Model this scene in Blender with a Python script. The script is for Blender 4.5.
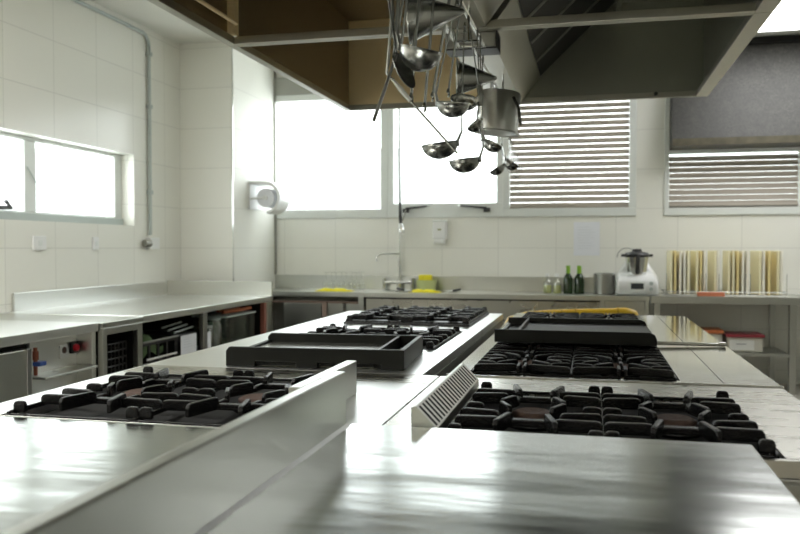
import bpy, bmesh, math, random
from mathutils import Vector, Matrix
random.seed(7)
S = bpy.context.scene
for o in list(bpy.data.objects): bpy.data.objects.remove(o)
COL = S.collection
PI = math.pi

# ------------------------------------------------------------------ camera
cam_d = bpy.data.cameras.new('camera'); cam = bpy.data.objects.new('camera', cam_d); COL.objects.link(cam)
cam.location = (0, 0, 1.37)
cam.rotation_euler = (PI/2 - math.atan(20/822.0), 0, math.atan(190/800.0))
cam_d.lens = 36; cam_d.sensor_width = 36; cam_d.clip_start = .05; cam_d.clip_end = 200
cam_d.dof.use_dof = True; cam_d.dof.focus_distance = 2.75; cam_d.dof.aperture_fstop = 3.6
S.camera = cam
# ------------------------------------------------------------------ light
w = bpy.data.worlds.new('world'); S.world = w; w.use_nodes = True
bg = w.node_tree.nodes['Background']; bg.inputs[0].default_value = (.95, .99, 1, 1); bg.inputs[1].default_value = 2.9
S.view_settings.view_transform = 'Standard'; S.view_settings.look = 'None'
S.view_settings.gamma = 1; S.view_settings.use_curve_mapping = False
S.view_settings.exposure = 1.0
LAMP = 12.0        # strength of the added fill panels under the ceiling

# ------------------------------------------------------------------ materials
def nt(name):
    m = bpy.data.materials.new(name); m.use_nodes = True
    t = m.node_tree; return m, t, t.nodes['Principled BSDF']
def mat(name, col, rough=.5, metal=0, spec=None, noise=0, nscale=12, bump=0, bscale=40, stretch=None, rvar=0, trans=0, coat=0):
    m, t, b = nt(name); N = t.nodes; L = t.links
    b.inputs['Base Color'].default_value = (*col, 1); b.inputs['Roughness'].default_value = rough
    b.inputs['Metallic'].default_value = metal
    if spec is not None: b.inputs['Specular IOR Level'].default_value = spec
    if trans: b.inputs['Transmission Weight'].default_value = trans
    if coat: b.inputs['Coat Weight'].default_value = coat
    if noise or bump or rvar:
        tc = N.new('ShaderNodeTexCoord'); mp = N.new('ShaderNodeMapping'); L.new(tc.outputs['Object'], mp.inputs[0])
        if stretch: mp.inputs['Scale'].default_value = stretch
        n = N.new('ShaderNodeTexNoise'); n.inputs['Scale'].default_value = nscale; n.inputs['Detail'].default_value = 5
        L.new(mp.outputs[0], n.inputs['Vector'])
        if noise:
            mx = N.new('ShaderNodeMix'); mx.data_type = 'RGBA'
            mx.inputs[6].default_value = (*[c*(1-noise) for c in col], 1); mx.inputs[7].default_value = (*[min(1, c*(1+noise)) for c in col], 1)
            L.new(n.outputs[0], mx.inputs[0]); L.new(mx.outputs[2], b.inputs['Base Color'])
        if rvar:
            mr = N.new('ShaderNodeMapRange'); mr.inputs[1].default_value = .3; mr.inputs[2].default_value = .7
            mr.inputs[3].default_value = max(.02, rough-rvar); mr.inputs[4].default_value = rough+rvar
            L.new(n.outputs[0], mr.inputs[0]); L.new(mr.outputs[0], b.inputs['Roughness'])
        if bump:
            n2 = N.new('ShaderNodeTexNoise'); n2.inputs['Scale'].default_value = bscale; n2.inputs['Detail'].default_value = 3
            L.new(mp.outputs[0], n2.inputs['Vector'])
            bp = N.new('ShaderNodeBump'); bp.inputs['Strength'].default_value = bump; bp.inputs['Distance'].default_value = .01
            L.new(n2.outputs[0], bp.inputs['Height']); L.new(bp.outputs[0], b.inputs['Normal'])
    return m
def glassmat(name, tint=(1, 1, 1), gloss=.08, rough=.02):
    m = bpy.data.materials.new(name); m.use_nodes = True; t = m.node_tree; N = t.nodes; L = t.links
    for n in list(N): N.remove(n)
    out = N.new('ShaderNodeOutputMaterial'); mx = N.new('ShaderNodeMixShader'); tr = N.new('ShaderNodeBsdfTransparent')
    gl = N.new('ShaderNodeBsdfGlossy'); gl.inputs['Roughness'].default_value = rough
    tr.inputs[0].default_value = (*tint, 1); mx.inputs[0].default_value = gloss
    L.new(tr.outputs[0], mx.inputs[1]); L.new(gl.outputs[0], mx.inputs[2]); L.new(mx.outputs[0], out.inputs[0]); return m
def emit(name, col, st):
    m = bpy.data.materials.new(name); m.use_nodes = True; t = m.node_tree; N = t.nodes
    for n in list(N): N.remove(n)
    e = N.new('ShaderNodeEmission'); e.inputs[0].default_value = (*col, 1); e.inputs[1].default_value = st
    o = N.new('ShaderNodeOutputMaterial'); t.links.new(e.outputs[0], o.inputs[0]); return m
def tilemat(name, axis, u0, z0, bw, bh, col=(.85, .85, .785), rough=.22):
    m, t, b = nt(name); N = t.nodes; L = t.links
    g = N.new('ShaderNodeNewGeometry'); s = N.new('ShaderNodeSeparateXYZ'); L.new(g.outputs['Position'], s.inputs[0])
    def off(sock, d):
        a = N.new('ShaderNodeMath'); a.operation = 'SUBTRACT'; a.inputs[1].default_value = d; L.new(sock, a.inputs[0]); return a.outputs[0]
    c = N.new('ShaderNodeCombineXYZ'); L.new(off(s.outputs[axis], u0 - 20*bw), c.inputs[0]); L.new(off(s.outputs[2], z0 - 20*bh), c.inputs[1])
    br = N.new('ShaderNodeTexBrick'); br.offset = 0; br.inputs['Scale'].default_value = 1
    br.inputs['Brick Width'].default_value = bw; br.inputs['Row Height'].default_value = bh
    br.inputs['Mortar Size'].default_value = .0035; br.inputs['Mortar Smooth'].default_value = .3
    br.inputs['Color1'].default_value = (*col, 1); br.inputs['Color2'].default_value = (*[x*.975 for x in col], 1)
    br.inputs['Mortar'].default_value = tuple(x*.80 for x in col) + (1,)
    L.new(c.outputs[0], br.inputs['Vector']); L.new(br.outputs['Color'], b.inputs['Base Color'])
    b.inputs['Roughness'].default_value = rough
    inv = N.new('ShaderNodeMath'); inv.operation = 'SUBTRACT'; inv.inputs[0].default_value = 1; L.new(br.outputs['Fac'], inv.inputs[1])
    bp = N.new('ShaderNodeBump'); bp.inputs['Strength'].default_value = .3; bp.inputs['Distance'].default_value = .003
    L.new(inv.outputs[0], bp.inputs['Height']); L.new(bp.outputs[0], b.inputs['Normal'])
    return m

M = dict(
 steel=mat('brushed steel', (.56, .57, .53), .30, 1, noise=.03, nscale=3),
 bright=mat('bright satin steel', (.80, .81, .79), .32, 1, noise=.03, nscale=3),
 plate=mat('worn steel plate', (.47, .49, .47), .20, 1, noise=.05, nscale=2.5, stretch=(.5, 2, 1), rvar=.03, bump=.4, bscale=3),
 smooth=mat('polished steel top', (.56, .56, .52), .09, 1, noise=.04, nscale=6, bump=.03, bscale=7),
 worn=mat('heat stained steel', (.50, .49, .44), .28, 1, noise=.07, nscale=9, stretch=(.6, 3, 1), rvar=.04),
 dsteel=mat('dull grey steel', (.34, .34, .31), .40, .9, noise=.06, nscale=4),
 chrome=mat('chrome', (.72, .73, .72), .12, 1),
 utensil=mat('utensil steel', (.50, .51, .49), .27, 1, noise=.10, nscale=20),
 hoodR=mat('hood steel', (.29, .30, .25), .33, .72, noise=.10, nscale=1.5),
 hoodL=mat('hood steel with yellow grease film', (.95, .76, .45), .34, .35, noise=.10, nscale=1.5),  # yellow tint for the hood's left end panel, rib and pipe
 hoodLd=mat('hood steel with brown grease film', (.22, .17, .09), .36, .6, noise=.2, nscale=2),  # darker brown tint for the left side and left top panels
 rim=mat('hood rim steel', (.46, .45, .39), .34, 1, noise=.06),
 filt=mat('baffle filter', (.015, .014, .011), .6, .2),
 iron=mat('cast iron', (.007, .007, .007), .27, .0, spec=.32, bump=.25, bscale=160, noise=.2),
 blackplate=mat('seasoned griddle', (.009, .010, .008), .42, .0, spec=.3, noise=.3, nscale=20),
 greyplate=mat('griddle cooking face', (.30, .30, .27), .22, .85),
 rust=mat('rusty burner', (.085, .05, .036), .75, .2, noise=.5, nscale=50, bump=.5, bscale=120),
 black=mat('black plastic', (.02, .02, .02), .4),
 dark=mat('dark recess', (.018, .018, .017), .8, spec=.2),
 white=mat('white plastic', (.80, .81, .80), .35),
 plaster=mat('ceiling plaster', (.74, .74, .68), .8),
 frame=mat('white window frame', (.74, .77, .74), .4),
 floor=mat('floor', (.34, .32, .28), .35, noise=.15, nscale=5),
 paper=mat('paper', (.80, .82, .86), .8),
 yellow=mat('yellow cloth', (.82, .72, .03), .8, noise=.15, nscale=30, bump=.3, bscale=60),
 tube=mat('yellow hose', (.72, .46, .03), .35, noise=.12, nscale=30),
 tubeband=mat('hose band', (.50, .30, .02), .4),
 green=mat('green bottle glass', (.012, .03, .008), .12, spec=.6),
 lime=mat('lime green cap', (.22, .42, .03), .4),
 oil=mat('pale oil', (.42, .45, .16), .2),
 clear=glassmat('clear glass', (.94, .95, .94), .16, .05),
 pane=glassmat('window glass', (.97, .985, .98), .05),
 slat=mat('louvre slat', (.32, .285, .235), .5),
 galv=None, cream=mat('cream board', (.92, .86, .58), .5), byellow=mat('yellow board', (.86, .72, .34), .5), bwhite=mat('white board', (.95, .92, .78), .5),
 orange=mat('orange plastic', (.55, .16, .05), .4), red=mat('red plastic', (.30, .03, .045), .4), tub=mat('translucent tub', (.62, .60, .52), .35),
 salmon=mat('terracotta cloth', (.60, .20, .10), .7), greencloth=mat('green cloth', (.12, .19, .08), .9),
 crateglass=glassmat('greenish glass', (.72, .80, .74), .22, .06), conduit=mat('grey conduit', (.42, .47, .45), .4),
 lightgreen=mat('pale green tub', (.60, .66, .30), .4), screen=mat('dark screen', (.03, .035, .04), .2), blue=mat('blue plastic', (.05, .12, .45), .4),
 led=emit('panel light', (1, .98, .94), LAMP),
 label=mat('white label', (.8, .8, .76), .6), ink=mat('grey print', (.35, .35, .36), .8), building=mat('pale render', (.36, .365, .36), .9), bglass=mat('dark glass', (.17, .19, .20), .3),
 tileB=tilemat('back wall tile', 0, -.354, 1.365, .617, .41),
 tileL=tilemat('left wall tile', 1, 5.0, 1.365, .565, .41),
)
# mottled galvanised sheet
m, t, b = nt('galvanised sheet'); N = t.nodes; L = t.links
tc = N.new('ShaderNodeTexCoord'); v = N.new('ShaderNodeTexVoronoi'); v.inputs['Scale'].default_value = 70
n = N.new('ShaderNodeTexNoise'); n.inputs['Scale'].default_value = 9; n.inputs['Detail'].default_value = 8
L.new(tc.outputs['Object'], v.inputs['Vector']); L.new(tc.outputs['Object'], n.inputs['Vector'])
a = N.new('ShaderNodeMath'); a.operation = 'MULTIPLY'; L.new(v.outputs['Color'], a.inputs[0]); L.new(n.outputs[0], a.inputs[1])
r = N.new('ShaderNodeValToRGB'); r.color_ramp.elements[0].color = (.018, .018, .015, 1); r.color_ramp.elements[1].color = (.052, .050, .042, 1); r.color_ramp.elements[1].position = .6
L.new(a.outputs[0], r.inputs[0]); L.new(r.outputs[0], b.inputs['Base Color']); b.inputs['Roughness'].default_value = .55; b.inputs['Metallic'].default_value = 0
M['galv'] = m

# ------------------------------------------------------------------ helpers
def BM(): return bmesh.new()
def box(bm, x0, x1, y0, y1, z0, z1, mtx=None):
    vs = [Vector((x, y, z)) for x in (x0, x1) for y in (y0, y1) for z in (z0, z1)]
    if mtx is not None: vs = [mtx @ q for q in vs]
    v = [bm.verts.new(q) for q in vs]
    for f in ((0, 1, 3, 2), (4, 6, 7, 5), (0, 4, 5, 1), (2, 3, 7, 6), (0, 2, 6, 4), (1, 5, 7, 3)): bm.faces.new([v[i] for i in f])
    return bm
def prism(bm, pts, axis, a, b):
    """extrude a 2D outline (in the two other axes, in order) from a to b along axis"""
    def mk(p, q):
        if axis == 'x': return (q, p[0], p[1])
        if axis == 'y': return (p[0], q, p[1])
        return (p[0], p[1], q)
    A = [bm.verts.new(mk(p, a)) for p in pts]; B = [bm.verts.new(mk(p, b)) for p in pts]; n = len(pts)
    bm.faces.new(A); bm.faces.new(B[::-1])
    for i in range(n): bm.faces.new([A[i], B[i], B[(i+1) % n], A[(i+1) % n]])
    return bm
def frame_of(ax):
    ax = Vector(ax).normalized(); h = Vector((0, 0, 1)) if abs(ax.z) < .9 else Vector((1, 0, 0))
    u = ax.cross(h).normalized(); return ax, u, ax.cross(u).normalized()
def tube(bm, pts, r, seg=8, flat=1.0, cap=True):
    pts = [Vector(p) for p in pts]; rings = []; n = len(pts); pu = None
    for i, p in enumerate(pts):
        d = (pts[min(i+1, n-1)] - pts[max(i-1, 0)])
        ax, u, v = frame_of(d)
        if pu is not None:
            u = (pu - ax*pu.dot(ax))
            u = u.normalized() if u.length > 1e-6 else frame_of(d)[1]
            v = ax.cross(u)
        pu = u
        rr = r[i] if isinstance(r, (list, tuple)) else r
        rings.append([bm.verts.new(p + u*math.cos(2*PI*k/seg)*rr + v*math.sin(2*PI*k/seg)*rr*flat) for k in range(seg)])
    for A, B in zip(rings, rings[1:]):
        for k in range(seg): bm.faces.new([A[k], A[(k+1) % seg], B[(k+1) % seg], B[k]])
    if cap: bm.faces.new(rings[0][::-1]); bm.faces.new(rings[-1])
    return bm
def lathe(bm, prof, org=(0, 0, 0), axis=(0, 0, 1), seg=24):
    ax, u, v = frame_of(axis); org = Vector(org); rings = []
    for r_, h in prof:
        c = org + ax*h
        if r_ < 1e-6: rings.append([bm.verts.new(c)])
        else: rings.append([bm.verts.new(c + u*math.cos(2*PI*k/seg)*r_ + v*math.sin(2*PI*k/seg)*r_) for k in range(seg)])
    for A, B in zip(rings, rings[1:]):
        if len(A) == 1 and len(B) == 1: continue
        for k in range(seg):
            k2 = (k+1) % seg
            if len(A) == 1: bm.faces.new([A[0], B[k2], B[k]])
            elif len(B) == 1: bm.faces.new([A[k], A[k2], B[0]])
            else: bm.faces.new([A[k], A[k2], B[k2], B[k]])
    return bm
def arc(c, r_, a0, a1, n, u, v):
    c = Vector(c); u = Vector(u); v = Vector(v)
    return [c + u*math.cos(a0+(a1-a0)*i/n)*r_ + v*math.sin(a0+(a1-a0)*i/n)*r_ for i in range(n+1)]
def worldloc(o):
    l = Vector((0, 0, 0))
    while o is not None: l += o.location; o = o.parent
    return l
def obj(name, bm, m, parent=None, bevel=0, smooth=None, seg=2):
    bmesh.ops.recalc_face_normals(bm, faces=bm.faces[:])
    if parent is not None: bmesh.ops.translate(bm, verts=bm.verts[:], vec=-worldloc(parent))
    me = bpy.data.meshes.new(name); bm.to_mesh(me); bm.free()
    o = bpy.data.objects.new(name, me); COL.objects.link(o); o.parent = parent
    me.materials.append(M[m] if isinstance(m, str) else m)
    if smooth is not None:
        for p in me.polygons: p.use_smooth = True
        try: me.set_sharp_from_angle(angle=math.radians(smooth))
        except Exception: pass
    if bevel:
        md = o.modifiers.new('bevel', 'BEVEL'); md.width = bevel; md.segments = seg; md.limit_method = 'ANGLE'; md.angle_limit = math.radians(40)
    return o
def tag(o, label, cat, group=None):
    o['label'] = label; o['category'] = cat
    if group: o['group'] = group
    return o
def thing(name, label, cat, loc=(0, 0, 0), group=None):
    o = bpy.data.objects.new(name, None); COL.objects.link(o); o.location = loc; o.empty_display_size = .05
    return tag(o, label, cat, group)
def struct(o): o['kind'] = 'structure'; return o
def B(*a): return box(BM(), *a)
def dup(root, loc=None, rz=None, label=None, group=None):
    r_ = root.copy(); COL.objects.link(r_)
    if loc is not None: r_.location = loc
    if rz is not None: r_.rotation_euler = (0, 0, rz)
    if label: r_['label'] = label
    if group: r_['group'] = group
    def rec(src, dst):
        for ch in list(src.children):
            c = ch.copy(); COL.objects.link(c); c.parent = dst; rec(ch, c)
    rec(root, r_)
    return r_

# ------------------------------------------------------------------ room shell
XL, XR, YB, YR, ZC = -4.14, 2.75, 8.7, -3.0, 3.47
struct(obj('floor', B(XL-.3, XR+.2, YR-.2, YB+.2, -.1, 0), 'floor'))
struct(obj('ceiling', B(XL-.3, XR+.2, YR-.2, YB+.2, ZC, ZC+.1), 'plaster'))
bm = BM()   # back wall with window openings
T = .2
def wy(x0, x1, z0, z1): box(bm, x0, x1, YB, YB+T, z0, z1)
wy(XL-.3, XR+.2, 0, 1.70); wy(XL-.3, -3.62, 1.70, ZC); wy(-3.62, .465, 3.32, ZC)
wy(.465, .743, 1.70, ZC); wy(.743, 2.10, 3.30, ZC); wy(2.10, XR+.2, 1.70, ZC)
struct(obj('wall_back', bm, 'tileB'))
bm = BM()   # left wall, window opening Y 3.1..6.70, z 1.575..2.235
def wx(y0, y1, z0, z1): box(bm, XL-.3, XL, y0, y1, z0, z1)
wx(YR-.2, YB, 0, 1.575); wx(YR-.2, YB, 2.235, ZC); wx(YR-.2, 2.3, 1.575, 2.235); wx(6.70, YB, 1.575, 2.235)
struct(obj('wall_left', bm, 'tileL'))
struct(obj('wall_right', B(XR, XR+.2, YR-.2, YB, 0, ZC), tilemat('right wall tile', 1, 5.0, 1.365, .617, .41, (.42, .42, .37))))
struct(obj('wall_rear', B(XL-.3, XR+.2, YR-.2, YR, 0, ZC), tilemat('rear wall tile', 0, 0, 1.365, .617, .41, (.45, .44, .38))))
# boxed-in corner: face towards the room and its side
struct(obj('wall_corner', B(XL, -3.55, 7.57, YB, 0, ZC), tilemat('corner tile', 0, -4.14, 1.365, .617, .41, rough=.5)))
struct(obj('trim_1', B(-3.556, -3.546, 7.564, 7.574, 0, ZC), 'chrome'))
struct(obj('trim_2', B(-3.549, -3.53, 8.66, 8.679, 1.06, ZC), 'dsteel'))

# ---- back windows
def frame_rect(bm, x0, x1, z0, z1, w_, y0, y1):
    box(bm, x0, x1, y0, y1, z0, z0+w_); box(bm, x0, x1, y0, y1, z1-w_, z1)
    box(bm, x0, x0+w_, y0, y1, z0+w_, z1-w_); box(bm, x1-w_, x1, y0, y1, z0+w_, z1-w_)
def window(n, x0, x1, z0, z1, px0, px1, pz0, pz1, loc):
    r_ = struct(bpy.data.objects.new('window_%d' % n, None)); COL.objects.link(r_); r_.location = loc
    bm = BM(); y0, y1 = YB-.02, YB+.10
    box(bm, x0, x1, y0, y1, z0, pz0); box(bm, x0, x1, y0, y1, pz1, z1); box(bm, x0, px0, y0, y1, pz0, pz1); box(bm, px1, x1, y0, y1, pz0, pz1)
    obj('window_frame', bm, 'frame', r_, .006)
    obj('pane', B(px0-.01, px1+.01, YB+.055, YB+.061, pz0-.01, pz1+.01), 'pane', r_)
    return r_
w1 = window(1, -3.619, -2.20, 1.701, 3.12, -3.55, -2.285, 1.80, 3.045, (-2.9, YB, 1.70))
obj('blind_box', B(-3.619, -2.20, YB-.03, YB+.1, 3.12, 3.319), 'dsteel', w1, .005)
w2 = window(2, -2.20, -.918, 1.701, 3.319, -2.135, -.988, 1.858, 3.0, (-1.5, YB, 1.70))
def louvres(x0, x1, z0, z1, p, r_, yo=.03):
    bm = BM(); z = z0 + .022; rr = Matrix.Rotation(math.radians(62), 4, 'X')
    while z < z1:
        box(bm, x0, x1, -.0305, .0305, -.0035, .0035, Matrix.Translation((0, YB+yo, z)) @ rr); z += p
    obj('louvre_slats', bm, 'slat', r_)
w3 = window(3, -.918, .464, 1.701, 3.319, -.848, .393, 1.79, 3.0, (-.2, YB, 1.70))
louvres(-.846, .391, 1.80, 3.0, .0615, w3, .01)
bm = BM()
for x in (-.25,): box(bm, x-.004, x+.004, YB+.05, YB+.06, 1.80, 3.0)
obj('glazing_bar', bm, 'frame', w3)
obj('bottom_bar', B(-.847, .392, YB+.0, YB+.05, 1.791, 1.815), 'dsteel', w3)
w4 = window(4, .744, 2.099, 1.701, 3.299, .79, 2.02, 1.775, 2.33, (1.4, YB, 1.70))
louvres(.792, 2.018, 1.80, 2.33, .0575, w4, .01)
obj('bottom_bar', B(.791, 2.019, YB+.0, YB+.05, 1.776, 1.80), 'dsteel', w4)
# stays of the tilting window (two)
for i, (xa, xb, lab) in enumerate(((-1.99, -1.75, 'black window stay at the left below the middle bright window'), (-1.09, -1.375, 'black window stay at the right below the middle bright window'))):
    s_ = thing('window_stay', lab, 'window stay', (xa, YB-.04, 1.78), 'black window stays')
    bm = BM(); tube(bm, [(xa, YB-.045, 1.80), (xb, YB-.06, 1.825)], [.020, .013], 8, .7); obj('arm', bm, 'black', s_, smooth=40)
    bm = BM(); box(bm, xa-.035, xa+.035, YB-.058, YB-.021, 1.755, 1.80); obj('bracket', bm, 'black', s_, .006)
    bm = BM(); tube(bm, [(xb, YB-.06, 1.825), (xb+(xb-xa)*.1, YB-.035, 1.828)], .008); obj('pin', bm, 'chrome', s_)
# ---- left window
wl = struct(bpy.data.objects.new('window_5', None)); COL.objects.link(wl); wl.location = (XL, 5, 1.575)
bm = BM(); xa, xb = XL-.20, XL-.13
y0, y1, z0, z1 = 2.301, 6.699, 1.576, 2.234
box(bm, xa, xb, y0, y1, z0, z0+.075); box(bm, xa, xb, y0, y1, z1-.03, z1)
for (a, c) in ((y0, y0+.07), (3.9, 3.99), (5.38, 5.51), (6.59, y1)): box(bm, xa, xb, a, c, z0+.075, z1-.03)
obj('window_frame', bm, 'frame', wl, .006)
obj('pane', B(XL-.17, XL-.165, y0+.06, y1-.06, z0+.06, z1-.02), 'pane', wl)
obj('rail', B(XL-.13, XL-.10, y0, y1-.02, z0+.001, z0+.06), 'conduit', wl, .004)
bm = BM(); tube(bm, [(XL-.115, 5.15, 1.72), (XL-.11, 5.2, 1.67), (XL-.10, 5.05, 1.665), (XL-.10, 4.9, 1.67)], .016); obj('window_latch', bm, 'black', wl, smooth=60)
bm = BM(); tube(bm, [(XL-.125, 5.40, 2.0), (XL-.12, 5.5, 1.88)], .005); obj('stay', bm, 'conduit', wl)

# ---- buildings outside, pale in the daylight
def building(lab, x0, x1, y0, y1, h, face, nx, nz, loc):
    r_ = thing('neighbour_building', lab, 'building', loc)
    obj('wall', B(x0, x1, y0, y1, 0, h), 'building', r_)
    for i in range(nx):
        for k in range(nz):
            z = .8 + k*2.6
            if z+1.2 > h: continue
            if face == 'y':
                X = x0 + (i+.5)*(x1-x0)/nx; obj('window', B(X-.5, X+.5, y0-.03, y0, z, z+1.2), 'bglass', r_, .0)
            else:
                Y = y0 + (i+.5)*(y1-y0)/nx; obj('window', B(x1, x1+.03, Y-.5, Y+.5, z, z+1.2), 'bglass', r_, .0)
building('pale building outside the left wall window', -22, -16, 10, 26, 4.3, 'x', 6, 1, (-19, 18, 0))
building('pale building seen low through the leftmost back window', -16, -7, 30, 36, 5.2, 'y', 4, 1, (-11, 33, 0))

# ------------------------------------------------------------------ ceiling light panel and added fill panels
def light_panel(lab, x0, x1, y0, y1, m='led'):
    r_ = thing('ceiling_light', lab, 'ceiling light', ((x0+x1)/2, (y0+y1)/2, ZC-.05), 'flat ceiling light panels')
    bm = BM(); z0, z1 = ZC-.05, ZC-.001
    box(bm, x0, x1, y0, y0+.03, z0, z1); box(bm, x0, x1, y1-.03, y1, z0, z1); box(bm, x0, x0+.03, y0+.03, y1-.03, z0, z1); box(bm, x1-.03, x1, y0+.03, y1-.03, z0, z1)
    obj('light_frame', bm, 'frame', r_)
    obj('diffuser', B(x0+.03, x1-.03, y0+.03, y1-.03, ZC-.035, ZC-.03), m, r_)
light_panel('large bright ceiling light panel above the galvanised sheet at upper right', 1.25, 2.6, 6.5, 8.28, emit('skylight panel', (1, 1, 1), 4.5))
light_panel('ceiling light panel over the aisle left of the cooking island', -3.4, -2.5, 1.2, 3.0)  # unseen panel added to brighten the left of the room
light_panel('ceiling light panel behind the photographer', -1.6, .4, -2.2, -1.0)  # unseen panel added as fill from behind the camera

# ------------------------------------------------------------------ conduit, sockets, papers, dispensers
r_ = thing('electrical_conduit', 'grey electrical conduit running along the ceiling and down the left tiled wall', 'conduit', (XL+.02, 6.94, 1.42))
bm = BM(); pts = [(XL+.022, YR+.3, 3.40), (XL+.022, 6.82, 3.40)] + [(XL+.022, 6.82+.12*math.sin(a), 3.28+.12*math.cos(a)) for a in [i*PI/12 for i in range(1, 7)]] + [(XL+.022, 6.94, 1.49)]
tube(bm, pts, .017, 8); obj('pipe', bm, 'conduit', r_, smooth=60)
bm = BM()
for z in (2.72, 3.22, 1.9): box(bm, XL+.001, XL+.045, 6.915, 6.965, z-.02, z+.02)
obj('pipe_clip', bm, 'conduit', r_, .004)
bm = BM(); tube(bm, [(XL+.03, 6.82, 1.41), (XL+.05, 6.89, 1.41)], .035, 12); obj('cable_gland', bm, 'dsteel', r_, smooth=40)
obj('socket_box', B(XL+.001, XL+.055, 6.88, 7.06, 1.355, 1.465), 'white', r_, .006)
for (y, lab) in ((5.36, 'white square socket cover on the left tiled wall below the window, nearer one'), (6.08, 'narrow white switch cover on the left tiled wall below the window, farther one')):
    r_ = thing('socket_cover', lab, 'socket', (XL, y, 1.35)); wd = .075 if y < 6 else .04
    obj('face_plate', B(XL+.001, XL+.018, y-wd, y+wd, 1.35, 1.46), 'white', r_, .004)
    obj('switch', B(XL+.018, XL+.024, y-.02, y+.02, 1.385, 1.425), 'frame', r_, .002)
r_ = thing('paper_notice', 'faint printed paper sheet taped to the back wall tiles above the dark bottles', 'notice', (-.04, YB, 1.28))
obj('sheet', B(-.17, .10, YB-.004, YB-.001, 1.285, 1.64), 'paper', r_)
bm = BM()
for i in range(9): box(bm, -.13, -.13+.12+.07*((i*37) % 5)/5, YB-.0050, YB-.0042, 1.585-i*.028, 1.588-i*.028)
obj('print_lines', bm, mat('faint print', (.62, .64, .67), .8), r_)
r_ = thing('soap_dispenser', 'white soap dispenser on the back wall below the middle window', 'soap dispenser', (-1.6, YB-.05, 1.41))
obj('housing', B(-1.675, -1.53, YB-.11, YB-.001, 1.46, 1.655), 'white', r_, .015, seg=3)
obj('push_bar', B(-1.66, -1.545, YB-.13, YB-.03, 1.41, 1.458), 'white', r_, .012, seg=3)
obj('top_cap', B(-1.68, -1.525, YB-.115, YB-.001, 1.648, 1.67), 'frame', r_, .008)
bm = BM(); prism(bm, [(-1.625, 1.57), (-1.60, 1.578), (-1.575, 1.57), (-1.585, 1.556), (-1.615, 1.556)], 'y', YB-.1115, YB-.1102); obj('emblem', bm, mat('olive print', (.35, .36, .22), .6), r_)
# paper towel / roll dispenser on the side of the boxed corner: curved C-shaped shell
r_ = thing('towel_dispenser', 'white curved roll paper towel dispenser on the side wall left of the bright window', 'paper towel dispenser', (-3.5, 8.1, 1.75))
bm = BM(); cx, cz, R = -3.37, 1.90, .175
outer = [(-3.549, 2.08)] + [(cx-.0+R*math.sin(a), cz+R*math.cos(a)) for a in [i*PI*.95/12 for i in range(13)]]
inner = [(cx+(R-.03)*math.sin(a), cz+(R-.03)*math.cos(a)) for a in [i*PI*.95/12 for i in range(13)]][::-1] + [(-3.549, 2.045)]
prism(bm, outer+inner, 'y', 7.95, 8.25); obj('cover', bm, 'white', r_, .006, smooth=35)
bm = BM(); lathe(bm, [(0, 0), (.10, 0), (.10, .24), (0, .24)], (cx, 7.98, cz), (0, 1, 0), 24); obj('paper_roll', bm, 'paper', r_, smooth=40)
bm = BM(); tube(bm, [(cx, 7.955, cz), (cx, 7.98, cz)], .028, 12); tube(bm, [(cx-.17, 7.97, cz-.01), (cx, 7.97, cz)], .012, 8); obj('roll_holder', bm, 'white', r_, smooth=40)
obj('back_plate', B(-3.549, -3.535, 7.95, 8.25, 1.78, 2.08), 'white', r_, .004)

# galvanised shroud over the right window
r_ = thing('metal_shroud', 'mottled grey galvanised sheet hood leaning over the right back window', 'metal sheet hood', (1.5, 8.6, 2.37))
prism_b = BM(); prism(prism_b, [(8.675, 3.44), (8.665, 3.44), (8.40, 2.44), (8.41, 2.43)], 'x', .80, 2.55); obj('sloping_sheet', prism_b, 'galv', r_)
bm = BM(); prism(bm, [(8.677, 3.44), (8.40, 2.44), (8.40, 2.40), (8.677, 2.40)], 'x', .79, .80); obj('side_panel', bm, 'galv', r_)
bm = BM(); prism(bm, [(8.40, 2.385), (8.40, 2.445), (8.385, 2.45), (8.385, 2.38), (8.677, 2.37), (8.677, 2.38)], 'x', .79, 2.55); obj('bottom_lip', bm, mat('rusty dark strip', (.10, .09, .06), .6, .4, noise=.6, nscale=15), r_)
obj('top_rail', B(.79, 2.55, 8.60, 8.677, 3.40, 3.46), 'dark', r_)

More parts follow.
